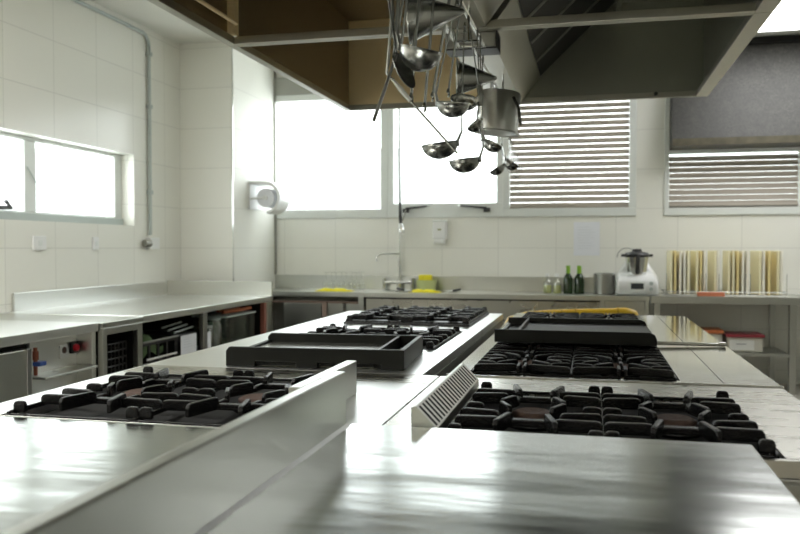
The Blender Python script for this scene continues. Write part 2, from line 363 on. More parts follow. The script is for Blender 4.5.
# ------------------------------------------------------------------ extraction hood
HZ, HT = 2.42, 3.16
HX0, HX1 = -1.84, .79
def rimbeam(bm, x0, x1, y0, y1): box(bm, x0, x1, y0, y1, HZ, HZ+.04)
def hood(lab, y0, y1, near):
    r_ = thing('extraction_hood', lab, 'kitchen hood', (-.5, (y0+y1)/2, HZ), 'steel extraction hoods above the island')
    t_ = .004
    # outer rim
    bm = BM(); rimbeam(bm, HX0, HX0+.045, y0, y1); rimbeam(bm, HX1-.08, HX1, y0, y1)
    rimbeam(bm, HX0+.045, HX1-.08, y1-.03, y1); rimbeam(bm, HX0+.045, HX1-.08, y0, y0+.03)
    obj('rim', bm, 'rim', r_, .003)
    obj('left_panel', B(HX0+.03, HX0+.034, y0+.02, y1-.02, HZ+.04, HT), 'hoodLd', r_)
    obj('right_panel', B(HX1-.034, HX1-.03, y0+.02, y1-.02, HZ+.04, HT), 'hoodR', r_)
    for nm, ya in ((('near_panel', y0+.02),) if near else (('far_panel', y1-.024),)):
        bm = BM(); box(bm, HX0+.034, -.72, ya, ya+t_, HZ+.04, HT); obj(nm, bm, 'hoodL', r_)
        bm = BM(); box(bm, -.489, HX1-.034, ya, ya+t_, HZ+.04, HT); obj(nm, bm, 'hoodR', r_)
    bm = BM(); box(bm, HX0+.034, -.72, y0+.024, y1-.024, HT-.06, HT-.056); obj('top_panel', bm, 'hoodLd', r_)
    bm = BM(); box(bm, .2, HX1-.034, y0+.024, y1-.024, HT-.06, HT-.056); obj('top_panel', bm, 'hoodR', r_)
    # plenum: left upright face, flat bottom, right steep face
    bm = BM(); prism(bm, [(-.72, HT), (-.72, HZ+.005), (-.49, HZ+.005), (-.36, HZ+.18), (-.36, HT)], 'y', y0+.05, y1-.05); obj('plenum', bm, 'rim', r_)
    # sloping filters from the plenum edge up to the right
    n_ = max(2, round((y1-y0-.1)/.5)); d = (y1-y0-.1)/n_
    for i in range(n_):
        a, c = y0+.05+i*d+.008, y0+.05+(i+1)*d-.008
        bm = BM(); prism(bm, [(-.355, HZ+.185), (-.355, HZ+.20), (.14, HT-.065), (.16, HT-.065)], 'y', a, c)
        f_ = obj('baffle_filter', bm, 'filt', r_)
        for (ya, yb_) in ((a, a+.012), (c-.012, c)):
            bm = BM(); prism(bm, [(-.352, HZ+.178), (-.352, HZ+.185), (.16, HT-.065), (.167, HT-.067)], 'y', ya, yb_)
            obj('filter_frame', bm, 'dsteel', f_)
    obj('inner_post', B(.168, .20, y0+.03, y1-.03, HT-.16, HT-.056), 'hoodR', r_)
    # hangers to ceiling
    for X in (HX0+.2, HX1-.2):
        for Y in (y0+.3, y1-.3):
            bm = BM(); tube(bm, [(X, Y, HT-.06), (X, Y, ZC)], .008); obj('hanger_rod', bm, 'dsteel', r_)
    return r_
hn = hood('near steel extraction hood module at the top of the picture with brown greasy left side', -.2, 3.88, True)
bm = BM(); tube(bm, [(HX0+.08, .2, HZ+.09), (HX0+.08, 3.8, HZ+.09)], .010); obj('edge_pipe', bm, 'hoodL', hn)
hf = hood('far steel extraction hood module ending above the back windows', 3.885, 5.93, False)
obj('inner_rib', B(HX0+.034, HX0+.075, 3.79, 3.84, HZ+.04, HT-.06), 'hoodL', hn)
obj('grease_box', B(-.70, -.45, 3.90, 4.04, 2.345, HZ-.001), 'dsteel', hf, .006)
bm = BM(); box(bm, -.449, -.442, 3.90, 4.04, 2.336, 2.42); box(bm, -.70, -.449, 3.90, 4.04, 2.336, 2.344); obj('gasket', bm, 'black', hf)
bm = BM(); lathe(bm, [(0, 0), (.014, 0), (.014, .014), (0, .014)], (.44, 5.925-.06, HZ+.02), (0, -1, 0), 10); obj('plug', bm, 'black', hf)

# ------------------------------------------------------------------ cooking island
def fin(bm, p0, p1, wd, z0, z1, tip=.35):
    p0 = Vector((*p0, 0)); p1 = Vector((*p1, 0)); d = (p1-p0); L_ = d.length; d.normalize(); n_ = Vector((-d.y, d.x, 0))*wd/2
    q = min(.016, L_*.3)
    prof = [(0, z0), (0, z1-(z1-z0)*tip), (q*.35, z1-.002), (q, z1), (L_-q, z1), (L_-q*.35, z1-.002), (L_, z1-(z1-z0)*tip), (L_, z0)]
    A = [bm.verts.new(p0+d*a+n_+Vector((0, 0, z))) for a, z in prof]; C_ = [bm.verts.new(p0+d*a-n_+Vector((0, 0, z))) for a, z in prof]
    k = len(prof); bm.faces.new(A); bm.faces.new(C_[::-1])
    for i in range(k): bm.faces.new([A[i], C_[i], C_[(i+1) % k], A[(i+1) % k]])
def grate_mesh(a, b, star=False):
    bm = BM(); sx, sy = a/.375, b/.375; h = .034 if star else .038
    def F(x0, y0, x1, y1, wd=.012, z0=.006, z1=h, tip=.35): fin(bm, (x0*sx, y0*sy), (x1*sx, y1*sy), wd, z0, z1, tip)
    for s in (-1, 1):
        for t_ in (-1, 1):
            if star:
                F(s*.184, t_*.165, s*.020, t_*.135); F(s*.184, t_*.085, s*.105, t_*.105); F(s*.105, t_*.105, s*.030, t_*.045, .011)
                F(s*.184, t_*.030, s*.085, t_*.022); F(s*.012, t_*.175, s*.012, t_*.10, .012); F(s*.085, t_*.022, s*.150, t_*.060)
            else:
                F(s*.186, t_*.112, s*.066, t_*.108, .016, .006, h*.95)
                F(s*.186, t_*.062, s*.078, t_*.072, .015)
                F(s*.186, t_*.172, s*.150, t_*.172, .014)
                F(s*.088, t_*.004, s*.054, t_*.048, .013, .006, h*1.12)            # V arms round the flame
                F(s*.046, t_*.088, s*.074, t_*.152, .014, .006, h*1.15)            # horns
                F(s*.052, t_*.052, s*.050, t_*.088, .013, .006, h*.7)
        if star: F(0, s*.02, 0, s*.07, .014)
        else:
            F(s*.186, 0, s*.135, 0, .014, .006, h*.85)
            F(-.052, s*.088, .052, s*.088, .026, .006, h*.62, .1)    # thick bars front and back
        F(s*.185, -.187, s*.185, .187, .010, 0, .014, .1)
        F(-.187, s*.186, .187, s*.186, .010, 0, .008, .1)
    bmesh.ops.recalc_face_normals(bm, faces=bm.faces[:])
    me = bpy.data.meshes.new('grate'); bm.to_mesh(me); bm.free(); me.materials.append(M['iron']); return me
_b = BM(); lathe(_b, [(0, 0), (.075, 0), (.075, .010), (.050, .014), (.046, .026), (0, .026)], seg=20)
burner_me = bpy.data.meshes.new('burner'); _b.to_mesh(burner_me); _b.free(); burner_me.materials.append(M['iron'])
_b = BM(); lathe(_b, [(0, .026), (.058, .026), (.060, .034), (.045, .042), (.018, .036), (0, .036)], seg=20)
cap_me = bpy.data.meshes.new('burner_cap'); _b.to_mesh(cap_me); _b.free(); cap_me.materials.append(M['rust'])
for me in (burner_me, cap_me):
    for p in me.polygons: p.use_smooth = True
DECK = .90
def cooker(lab, x0, x1, y0, y1, cooks, top='bright', group='gas ranges of the island', grate_dz=0, star=False):
    """cooks: list of (gx0, gx1, gy0, gy1, nx, ny)"""
    r_ = thing('gas_range', lab, 'gas range', ((x0+x1)/2, (y0+y1)/2, 0), group)
    obj('body', B(x0, x1, y0, y1, .10, .86), 'dsteel', r_, .004)
    bm = BM()
    for X in (x0+.08, x1-.08):
        for Y in (y0+.08, y1-.08): tube(bm, [(X, Y, 0), (X, Y, .10)], .022, 10)
    obj('feet', bm, 'dsteel', r_)
    bm = BM(); m_ = .012
    ys = sorted(cooks, key=lambda c: c[2]); cur = y0
    for (a, b_, c, d, nx, ny) in ys:
        if c-m_ > cur: box(bm, x0, x1, cur, c-m_, .861, DECK)
        box(bm, x0, a-m_, max(c-m_, y0), d+m_, .861, DECK); box(bm, b_+m_, x1, max(c-m_, y0), d+m_, .861, DECK)
        cur = d+m_
    box(bm, x0, x1, cur, y1, .861, DECK)
    obj('deck', bm, top, r_, .0015)
    for (a, b_, c, d, nx, ny) in ys:
        obj('drip_tray', B(a-m_+.001, b_+m_-.001, max(c-m_, y0)+.001, d+m_-.001, .8605, .868), 'dark', r_)
        ga, gb = (b_-a)/nx, (d-c)/ny; me = grate_mesh(ga, gb, star)
        for i in range(nx):
            for j in range(ny):
                X, Y = a+(i+.5)*ga, c+(j+.5)*gb; P = Vector((X, Y, 0)) - r_.location
                g = bpy.data.objects.new('pan_grate', me); COL.objects.link(g); g.parent = r_; g.location = P+Vector((0, 0, .895+grate_dz))
                md = g.modifiers.new('bevel', 'BEVEL'); md.width = .003; md.segments = 2; md.limit_method = 'ANGLE'
                bu = bpy.data.objects.new('burner', burner_me); COL.objects.link(bu); bu.parent = r_; bu.location = P+Vector((0, 0, .868))
                cp = bpy.data.objects.new('burner_cap', cap_me); COL.objects.link(cp); cp.parent = bu; cp['label'] = 'rusty brown burner cap'
    return r_

# near left
nl = cooker('near left gas range with four black cast iron grates behind the long steel guard', -1.735, -.535, 1.915, 2.875, [(-1.60, -.80, 1.93, 2.67, 2, 1)])
obj('rear_strip', B(-1.72, -.54, 2.70, 2.872, DECK-.001, DECK+.001), 'worn', nl)
obj('back_upstand', B(-.762, -.727, 1.95, 2.46, DECK, 1.007), 'steel', nl, .003)
# near right
nr = cooker('near right gas range with black cast iron grates beside the slotted steel vent', -.53, .63, 1.90, 2.875, [(-.345, .415, 1.93, 2.62, 2, 1)], top='worn')
bm = BM(); X0, X1 = -.425, -.36
prism(bm, [(X0, DECK), (X0, .978), (X0+.012, .982), (X1, .928), (X1, DECK)], 'y', 1.905, 2.66); vent = obj('flue_riser', bm, 'steel', nr, .002)
bm = BM(); ux, uz = (X1-X0-.012), (.928-.982); ln = math.hypot(ux, uz); nxv, nzv = -uz/ln, ux/ln
for i in range(20):
    y = 1.922 + i*.0365
    p = lambda k, o: (X0+.012+ux*k+nxv*o, .982+uz*k+nzv*o)
    prism(bm, [p(.08, .0004), p(.92, .0004), p(.92, -.003), p(.08, -.003)], 'y', y, y+.017)
obj('vent_slots', bm, 'dark', vent)
# far left two ranges and far right
fl = cooker('middle left gas range carrying the big black griddle', -1.735, -.60, 2.885, 4.56, [(-1.46, -.70, 3.60, 4.42, 2, 1)])
fl2 = cooker('farthest left gas range with raised black grates near the sink counter', -1.735, -.60, 4.57, 5.70, [(-1.46, -.70, 4.70, 5.62, 2, 2)], grate_dz=.02)
obj('grate_tray', B(-1.47, -.69, 4.69, 5.63, .895, .914), 'black', fl2)
fr = cooker('long far right gas range with star shaped black grates and polished side top', -.51, .635, 2.885, 5.78, [(-.43, .30, 2.98, 5.60, 2, 5)], top='smooth', star=True)
obj('deck_seam', B(.452, .454, 2.90, 5.77, DECK-.002, DECK+.0006), 'dark', fr)
obj('deck_edge', B(-.51, .635, 2.886, 2.90, DECK-.001, DECK+.006), 'chrome', fr, .002)
# gap filler floor between the far ranges (a service channel)
r_ = thing('service_channel', 'dark steel service channel between the far left and far right ranges', 'channel', (-.555, 4.3, 0))
obj('channel_floor', B(-.598, -.512, 2.90, 5.70, .55, .57), 'dsteel', r_)
obj('channel_leg', B(-.598, -.512, 2.90, 2.96, 0, .55), 'dsteel', r_); obj('channel_leg', B(-.598, -.512, 5.6, 5.66, 0, .55), 'dsteel', r_)

# near counters
lc = thing('steel_counter', 'near left steel worktop with tall guard along its right edge, blurred in the foreground', 'steel counter', (-1.2, .9, 0), 'steel counters at the near end of the island')
obj('worktop', B(-1.735, -.607, .15, 1.905, .862, .90), 'plate', lc, .006)
obj('body', B(-1.72, -.62, .17, 1.90, 0.08, .862), 'dsteel', lc, .004)
obj('plinth', B(-1.68, -.66, .22, 1.86, 0, .08), 'dark', lc)
obj('guard', B(-.606, -.575, .15, 1.86, .84, 1.069), 'steel', lc, .005, seg=3)
rc = thing('steel_counter', 'near right scratched steel worktop reflecting the windows, in front of the grates', 'steel counter', (-.1, 1, 0), 'steel counters at the near end of the island')
obj('worktop', B(-.5745, .352, .15, 1.893, .90, .935), 'plate', rc, .005, seg=3)
bm = BM(); prism(bm, [(-.5748, .934), (-.5748, .942), (-.566, .934)], 'y', .16, 1.86); obj('weld_strip', bm, 'bright', rc)
obj('body', B(-.56, .34, .17, 1.885, .08, .90), 'dsteel', rc, .004)
obj('plinth', B(-.52, .30, .22, 1.84, 0, .08), 'dark', rc)
# right range front doors (face seen past the worktop corner)
obj('front_door', B(.365, .48, 1.892, 1.90, .14, .85), 'dsteel', nr, .002)
obj('front_door', B(.487, .62, 1.892, 1.90, .14, .85), 'dsteel', nr, .002)

# griddles lying on the grates
def griddle(lab, x0, x1, y0, y1, zb, zt, chamfer, trough, inner, group='black griddles on the grates', slots=True, round_right=False):
    r_ = thing('griddle_tray', lab, 'griddle', ((x0+x1)/2, (y0+y1)/2, zb), group); w_ = .022
    bm = BM(); c = .012
    def wall(y, yy):
        if slots:
            f = [(x0, zb), (x0, zt-.016), (x0+.014, zt), (x1, zt), (x1, zb), (x1-.09, zb), (x1-.09, zb+.022), (x0+.44*(x1-x0)+.06, zb+.022), (x0+.44*(x1-x0)+.06, zb), (x0+.40*(x1-x0), zb), (x0+.40*(x1-x0), zb+.022), (x0+.12, zb+.022), (x0+.12, zb)]
        elif round_right:
            f = [(x0, zb), (x0, zt), (x1-.03, zt), (x1-.008, zt-.010), (x1, zt-.03), (x1, zb)]
        else: f = [(x0, zb), (x0, zt), (x1, zt), (x1, zb)]
        prism(bm, f, 'y', y, yy)
    wall(y0, y0+w_); wall(y1-w_, y1)
    box(bm, x1-.02, x1, y0+w_, y1-w_, zb, zt-(.03 if round_right else 0)); box(bm, x0, x0+.02, y0+w_, y1-w_, zb+.01, zt-.03)
    if slots: box(bm, x0+.03, x1-.03, y0+w_, y0+w_+.008, zb+.001, zb+.03)  # black strip added behind the slots, stands in for the shade inside
    obj('rim', bm, 'blackplate', r_, .003)
    if trough == 'right': a, b_, ta, tb = x0+.02, x1-.11, x1-.10, x1-.02
    else: a, b_, ta, tb = x0+.11, x1-.02, x0+.02, x0+.10
    obj('cooking_plate', B(a, b_, y0+w_, y1-w_, zb+.0005, inner), 'greyplate' if slots else 'blackplate', r_, .002)
    bm = BM(); box(bm, ta, tb, y0+w_, y1-w_, zb+.010, zb+.016)
    sx = ta-.012 if trough == 'right' else tb
    box(bm, sx, sx+.012, y0+w_, y1-w_, zb+.01, zt-.004); obj('grease_trough', bm, 'blackplate', r_)
    return r_
GT = .942; GT2 = DECK+.001
gl_ = griddle('large black cast griddle with slotted front edge on the left range', -1.42, -.705, 2.935, 3.47, GT2, .978, False, 'right', GT2+.038, slots=True)
gl_.rotation_euler.z = math.radians(4)
griddle('long black griddle tray with side trough lying across the right far grates', -.42, .285, 3.62, 4.28, GT, 1.0, False, 'left', .975, slots=False, round_right=True)
# spoon handle / flat rod on the polished top
r_ = thing('steel_rod', 'thin polished steel rod projecting right from the black griddle', 'steel rod', (.45, 4.05, .90))
bm = BM(); tube(bm, [(.288, 3.98, .915), (.60, 4.02, .909)], .008, 8); obj('shaft', bm, 'chrome', r_, smooth=60)
bm = BM(); tube(bm, [(.595, 4.02, .912), (.625, 4.023, .912)], .011, 8); obj('end_cap', bm, 'chrome', r_, smooth=60)
# yellow hose behind the island
r_ = thing('yellow_hose', 'thick yellow hose behind the far end of the island', 'hose', (-.2, 6.0, 0))
bm = BM(); P = [(-.60, 5.86, .60), (-.60, 5.90, .75), (-.57, 6.0, .82), (-.45, 6.02, .86), (-.25, 6.03, .875), (0, 6.03, .882), (.20, 6.03, .885), (.25, 6.03, .885), (.30, 6.03, .873), (.325, 6.03, .83), (.325, 6.03, .5), (.325, 6.03, .03)]
tube(bm, P, [.04, .04, .04, .035, .036, .040, .045, .050, .050, .046, .04, .04], 14); obj('tube', bm, 'tube', r_, smooth=60)
for x, z, rr in ((-.34, .868, .0385), (-.20, .877, .0400), (-.10, .880, .042), (.20, .885, .052)):
    bm = BM(); tube(bm, [(x-.006, 6.03, z), (x+.006, 6.03, z)], rr, 14); obj('band', bm, 'tubeband', r_, smooth=40)
bm = BM(); tube(bm, [(-.60, 5.86, .60), (-.60, 5.84, .02)], .04, 12); obj('lower_tube', bm, 'tube', r_, smooth=60)

# ------------------------------------------------------------------ back counter
sc = thing('sink_counter', 'long steel sink counter along the back wall with splash panel in front', 'sink counter', (-1.3, 8.35, 0))
bm = BM(); box(bm, -3.545, -2.05, 8.05, 8.69, .85, .90); box(bm, -2.05, -1.35, 8.05, 8.2, .85, .90); box(bm, -2.05, -1.35, 8.58, 8.69, .85, .90)
box(bm, -1.35, .565, 8.05, 8.69, .85, .90)
obj('worktop', bm, 'steel', sc, .004)
obj('splashback', B(-3.545, .565, 8.675, 8.695, .90, 1.055), 'steel', sc, .003)
bm = BM(); box(bm, -2.05, -1.35, 8.2, 8.58, .64, .65); box(bm, -2.05, -2.04, 8.2, 8.58, .65, .85); box(bm, -1.36, -1.35, 8.2, 8.58, .65, .85); box(bm, -2.04, -1.36, 8.2, 8.21, .65, .85); box(bm, -2.04, -1.36, 8.57, 8.58, .65, .85)
obj('sink_basin', bm, 'chrome', sc)
bm = BM(); box(bm, -2.36, -2.30, 8.04, 8.09, 0, .86); box(bm, .10, .14, 8.06, 8.10, 0, .85); box(bm, .52, .56, 8.06, 8.10, 0, .85); box(bm, -3.54, -3.50, 8.06, 8.10, 0, .85)
obj('legs', bm, 'steel', sc, .003)
obj('front_panel', B(-2.30, .10, 8.075, 8.085, .35, .835), 'worn', sc)
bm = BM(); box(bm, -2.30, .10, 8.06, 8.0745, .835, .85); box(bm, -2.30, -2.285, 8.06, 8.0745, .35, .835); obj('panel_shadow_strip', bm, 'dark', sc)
obj('rail', B(-3.50, -2.36, 8.07, 8.09, .78, .80), mat('brown strip', (.22, .15, .12), .5), sc)
obj('cabinet_door', B(-3.20, -2.78, 8.07, 8.09, .15, .775), 'steel', sc, .003); obj('cabinet_door', B(-2.50, -2.365, 8.07, 8.09, .15, .775), 'steel', sc, .003)
obj('cabinet_door', B(-2.70, -2.53, 8.07, 8.09, .15, .775), 'dsteel', sc, .003)
obj('door_post', B(-2.765, -2.715, 8.06, 8.08, .1, .778), mat('brown post', (.30, .22, .18), .5), sc)
obj('cabinet_back', B(-3.54, .56, 8.6, 8.62, .05, .85), 'dsteel', sc)
obj('cabinet_door', B(.145, .515, 8.07, 8.085, .3, .845), 'steel', sc, .003)

# right shelf table
tb = thing('shelf_table', 'steel table with an undershelf at the right end of the back wall', 'table', (1.3, 8.35, 0))
obj('tabletop', B(.572, 2.45, 8.04, 8.69, .835, .905), 'steel', tb, .004)
for X in (1.81, .60):
    obj('leg', B(X, X+.06, 8.06, 8.12, 0, .835), 'steel', tb, .004); obj('leg', B(X-.06 if X > 1 else X, (X-.06 if X > 1 else X)+.05, 8.6, 8.65, 0, .835), 'steel', tb, .004)
obj('undershelf', B(.60, 1.81, 8.07, 8.60, .345, .375), 'steel', tb, .003)
obj('leg', B(2.36, 2.42, 8.06, 8.12, 0, .835), 'steel', tb, .004)
r_ = thing('food_box', 'food tub with a red lid and white paper label on the undershelf', 'storage box', (1.43, 8.3, .376), 'lidded tubs on the undershelf')
obj('tub', B(1.28, 1.60, 8.14, 8.42, .377, .515), 'tub', r_, .012); obj('lid', B(1.265, 1.615, 8.125, 8.435, .515, .545), 'red', r_, .008); obj('paper_label', B(1.30, 1.52, 8.137, 8.139, .395, .49), 'label', r_)
bm = BM(); box(bm, 1.36, 1.45, 8.1355, 8.1368, .448, .456); obj('printed_line', bm, 'ink', r_)
r_ = thing('food_box', 'food tub with an orange lid on the undershelf', 'storage box', (1.1, 8.3, .376), 'lidded tubs on the undershelf')
obj('tub', B(.93, 1.235, 8.14, 8.42, .377, .545), 'tub', r_, .012); obj('lid', B(.915, 1.25, 8.125, 8.435, .545, .58), 'orange', r_, .008)

# cutting boards in the wire rack
rk = thing('board_rack', 'long chromed wire rack holding cutting boards on the right steel table', 'rack', (1.25, 8.3, .906))
bm = BM()
for y in (8.12, 8.45): tube(bm, [(.70, y, .945), (1.80, y, .945)], .005, 6); tube(bm, [(.70, y, .912), (1.80, y, .912)], .005, 6)
for x in (.70, 1.80): tube(bm, [(x, 8.12, .945), (x, 8.45, .945)], .005, 6)
obj('base_wires', bm, 'dsteel', rk)
xs_b = []
spec = [(.745, 'cream', 2), (.785, 'yellow', 0), (.83, 'white', 1), (.87, 'white', 1), (.905, 'cream', 0), (.975, 'cream', 7), (1.02, 'yellow', 0), (1.05, 'white', 2), (1.14, 'cream', 8), (1.175, 'white', 0),
        (1.27, 'cream', 1), (1.31, 'cream', 1), (1.35, 'yellow', 0), (1.395, 'white', 1), (1.435, 'white', 1), (1.535, 'cream', 9), (1.58, 'white', 0), (1.625, 'yellow', 2), (1.695, 'cream', 8), (1.735, 'white', 0)]
for i in range(28):
    x = .7216 + i*.0398
    if i in (0, 8, 9, 12, 18, 19, 27):
        bm = BM(); tube(bm, [(x, 8.128, .915), (x, 8.128, 1.12)], .003, 6)
        obj('divider_wire', bm, 'chrome', rk)
ordn = ['first', 'second', 'third', 'fourth', 'fifth', 'sixth', 'seventh', 'eighth', 'ninth', 'tenth', 'eleventh', 'twelfth', 'thirteenth', 'fourteenth', 'fifteenth', 'sixteenth', 'seventeenth', 'eighteenth', 'nineteenth', 'twentieth']
protos = {}
for i, (x, c, tl) in enumerate(spec):
    if c not in protos:
        bm = BM(); box(bm, -.0105, .0105, -.15, .15, 0, .42); o = obj('cutting_board', bm, {'cream': 'cream', 'yellow': 'byellow', 'white': 'bwhite'}[c], None, .003); protos[c] = o
    else: o = protos[c].copy(); COL.objects.link(o)
    o.location = (x+.018, 8.29, .919); o.rotation_euler = (0, 0, math.radians(tl*.6))
    tag(o, '%s cutting board, %s from the left end of the wire rack' % (c, ordn[i]), 'cutting board', 'cutting boards standing in the wire rack')
r_ = thing('red_clip', 'small red plastic tray at the front of the cutting board rack', 'tray', (1.12, 8.1, .906))
obj('tray', B(1.0, 1.245, 8.075, 8.112, .906, .945), 'salmon', r_, .004)

# food processor
fp = thing('food_processor', 'white food processor with steel jug and black lid on the back counter', 'food processor', (.45, 8.3, .901))
bm = BM()
side = [(8.13, .905), (8.115, .93), (8.115, 1.03), (8.14, 1.075), (8.20, 1.10), (8.34, 1.11), (8.38, 1.26), (8.42, 1.30), (8.48, 1.27), (8.50, .905)]
prism(bm, side, 'x', .250, .655)
for v_ in bm.verts:
    if v_.co.z > 1.05: v_.co.x = .455 + (v_.co.x-.455)*.90
    if v_.co.z > 1.2: v_.co.x = .455 + (v_.co.x-.455)*.35
obj('base', bm, 'white', fp, .03, smooth=50, seg=4)
bm = BM(); lathe(bm, [(0, 1.09), (.084, 1.09), (.092, 1.11), (.110, 1.25), (.112, 1.275), (0, 1.275)], (.452, 8.255, 0), seg=28); jug = obj('jug', bm, 'chrome', fp, smooth=40)
bm = BM(); lathe(bm, [(0, 1.274), (.112, 1.274), (.122, 1.295), (.105, 1.320), (.05, 1.330), (.045, 1.355), (0, 1.358)], (.452, 8.255, 0), seg=28)
for s in (-1, 1): box(bm, .452+s*.13-.02, .452+s*.13+.02, 8.23, 8.28, 1.278, 1.305)
obj('lid', bm, 'black', fp, .003, smooth=40)
bm = BM(); tube(bm, [(.452, 8.170, 1.125), (.452, 8.150, 1.14), (.452, 8.130, 1.24), (.452, 8.145, 1.28)], .022, 10); obj('jug_handle', bm, 'black', fp, smooth=60)
obj('display', B(.39, .51, 8.109, 8.1125, .965, 1.022), 'screen', fp); obj('display_surround', B(.375, .525, 8.111, 8.1165, .948, 1.036), 'frame', fp)
bm = BM()
for zz in (1.02, .965): lathe(bm, [(0, 0), (.020, 0), (.018, .006), (0, .006)], (.58, 8.117, zz), (0, -1, 0), 14)
obj('buttons', bm, 'conduit', fp, smooth=40)
bm = BM(); tube(bm, arc((.36, 8.36, 1.27), .095, PI*.1, PI*1.0, 12, (1, 0, 0), (0, 0, 1)), .004, 6); obj('cable', bm, 'black', fp, smooth=60)

# wire cylinder / tin
r_ = thing('steel_canister', 'perforated steel canister left of the food processor', 'canister', (.14, 8.3, .901))
bm = BM(); lathe(bm, [(0, .902), (.102, .902), (.104, 1.108), (.100, 1.108), (.098, .912), (0, .912)], (.140, 8.3, 0), seg=32); obj('body', bm, 'dsteel', r_, smooth=40)
bm = BM(); lathe(bm, [(.1035, 1.10), (.108, 1.103), (.108, 1.112), (.100, 1.112)], (.140, 8.3, 0), seg=32); obj('rim', bm, 'chrome', r_, smooth=40)
# bottles
def bottle(lab, x, y, r0, h, glass, cap, capc, group, liquid=None):
    r_ = thing('bottle', lab, 'bottle', (x, y, .901), group); z = .902
    bm = BM(); pr = [(0, 0), (r0, .0), (r0, h*.52), (r0*.85, h*.62), (r0*.42, h*.72), (r0*.36, h*.88), (0, h*.88)]
    lathe(bm, [(a, z+c) for a, c in pr], (x, y, 0), seg=20); obj('glass_body', bm, glass, r_, smooth=50)
    bm = BM(); lathe(bm, [(a, z+c) for a, c in [(0, h*.70 if cap > 1 else h*.86), (r0*.48, h*.72 if cap > 1 else h*.86), (r0*.44, h), (0, h)]], (x, y, 0), seg=16); obj('cap', bm, capc, r_, smooth=40)
    if liquid:
        bm = BM(); lathe(bm, [(a, z+c) for a, c in [(0, .004), (r0*.93, .004), (r0*.93, h*.42), (0, h*.42)]], (x, y, 0), seg=18); obj('oil', bm, liquid, r_, smooth=40)
bottle('clear bottle of pale oil with white top, leftmost of the four bottles', -.42, 8.3, .043, .20, 'clear', 1, 'white', 'clear oil bottles on the back counter', 'oil')
bottle('clear bottle of pale oil with white top, next to the dark bottles', -.325, 8.3, .043, .20, 'clear', 1, 'white', 'clear oil bottles on the back counter', 'oil')
bottle('dark bottle with lime green top, left one of the dark pair', -.215, 8.3, .046, .285, 'green', 2, 'lime', 'dark bottles on the back counter')
bottle('dark bottle with lime green top, right one of the dark pair', -.105, 8.3, .050, .285, 'green', 2, 'lime', 'dark bottles on the back counter')
# pale green tub with sponge
r_ = thing('plastic_tub', 'pale green plastic tub behind the faucet on the sink counter', 'tub', (-1.76, 8.62, .901))
bm = BM(); lathe(bm, [(0, .902), (.100, .902), (.112, 1.02), (.106, 1.02), (.096, .91), (0, .91)], (-1.72, 8.45, 0), seg=24)
for v_ in bm.verts: v_.co.y += .03
r_.location = (-1.72, 8.48, .901)
for v_ in bm.verts: pass
r2 = obj('tub_wall', bm, 'lightgreen', r_, smooth=40)
box_b = B(-1.80, -1.66, 8.44, 8.52, 1.0, 1.075); o = obj('sponge', box_b, 'yellow', None, .012); tag(o, 'yellow sponge in the pale green tub', 'sponge')
# cloths
def cloth(lab, x0, x1, y0, y1, z):
    bm = BM(); nx, ny = 16, 8; g = []
    for i in range(nx+1):
        g.append([])
        for j in range(ny+1):
            X = x0+(x1-x0)*i/nx; Y = y0+(y1-y0)*j/ny
            e = min(1, min(i, nx-i)/3.0)*min(1, min(j, ny-j)/2.0)
            g[-1].append(bm.verts.new((X+.008*math.sin(j*1.7), Y+.01*math.sin(i*1.3), z+.002+e*(.016+.012*math.sin(i*.9+j)))))
    for i in range(nx):
        for j in range(ny): bm.faces.new([g[i][j], g[i+1][j], g[i+1][j+1], g[i][j+1]])
    ret = bmesh.ops.extrude_face_region(bm, geom=bm.faces[:])
    bmesh.ops.translate(bm, verts=[q for q in ret['geom'] if isinstance(q, bmesh.types.BMVert)], vec=(0, 0, .006))
    o = obj('cleaning_cloth', bm, 'yellow', None, smooth=60); tag(o, lab, 'cloth', 'yellow cleaning cloths')
cloth('folded yellow cloth in front of the upturned glasses', -2.85, -2.46, 8.08, 8.20, .902)
cloth('folded yellow cloth at the sink edge in front of the pale green tub', -1.83, -1.51, 8.09, 8.18, .902)
# black-ended handles at the sink rim
for (xa, xb, lab) in ((-1.95, -1.79, 'black and chrome pan handle at the left of the sink rim'), (-1.28, -1.44, 'black and chrome pan handle at the right of the sink rim')):
    r_ = thing('pan_handle', lab, 'handle', ((xa+xb)/2, 8.24, .901), 'pan handles at the sink rim'); 
    bm = BM(); tube(bm, [(xa, 8.07, .945), ((xa+xb)/2, 8.07, .93)], .020, 8, .6); obj('grip', bm, 'black', r_, smooth=60)
    bm = BM(); tube(bm, [((xa+xb)/2, 8.07, .93), (xb, 8.07, .911)], .010, 8, .6); obj('shank', bm, 'chrome', r_, smooth=60)
# glasses
def glass(i, x, y, lab):
    r_ = thing('wine_glass', lab, 'glass', (x, y, .901), 'upturned stemmed glasses on the sink counter')
    z = .902; pr = [(.030, 0), (.043, .05), (.038, .09), (.012, .115), (.005, .125), (.004, .19), (.034, .197), (.034, .200), (0, .200)]
    bm = BM(); lathe(bm, [(a, z+c) for a, c in pr[:5]], (x, y, 0), seg=18); obj('bowl', bm, 'clear', r_, smooth=60)
    bm = BM(); lathe(bm, [(a, z+c) for a, c in pr[4:]], (x, y, 0), seg=18); obj('stem_foot', bm, 'clear', r_, smooth=50)
k = 0
rowsn = ['front row', 'back row']; cn = ['leftmost', 'second from the left', 'third from the left', 'rightmost']
for j in range(2):
    for i in range(4):
        glass(k, -2.80+i*.115+j*.03, 8.30+j*.11, 'upturned stemmed glass in the %s by the sink, %s' % (rowsn[j], cn[i])); k += 1
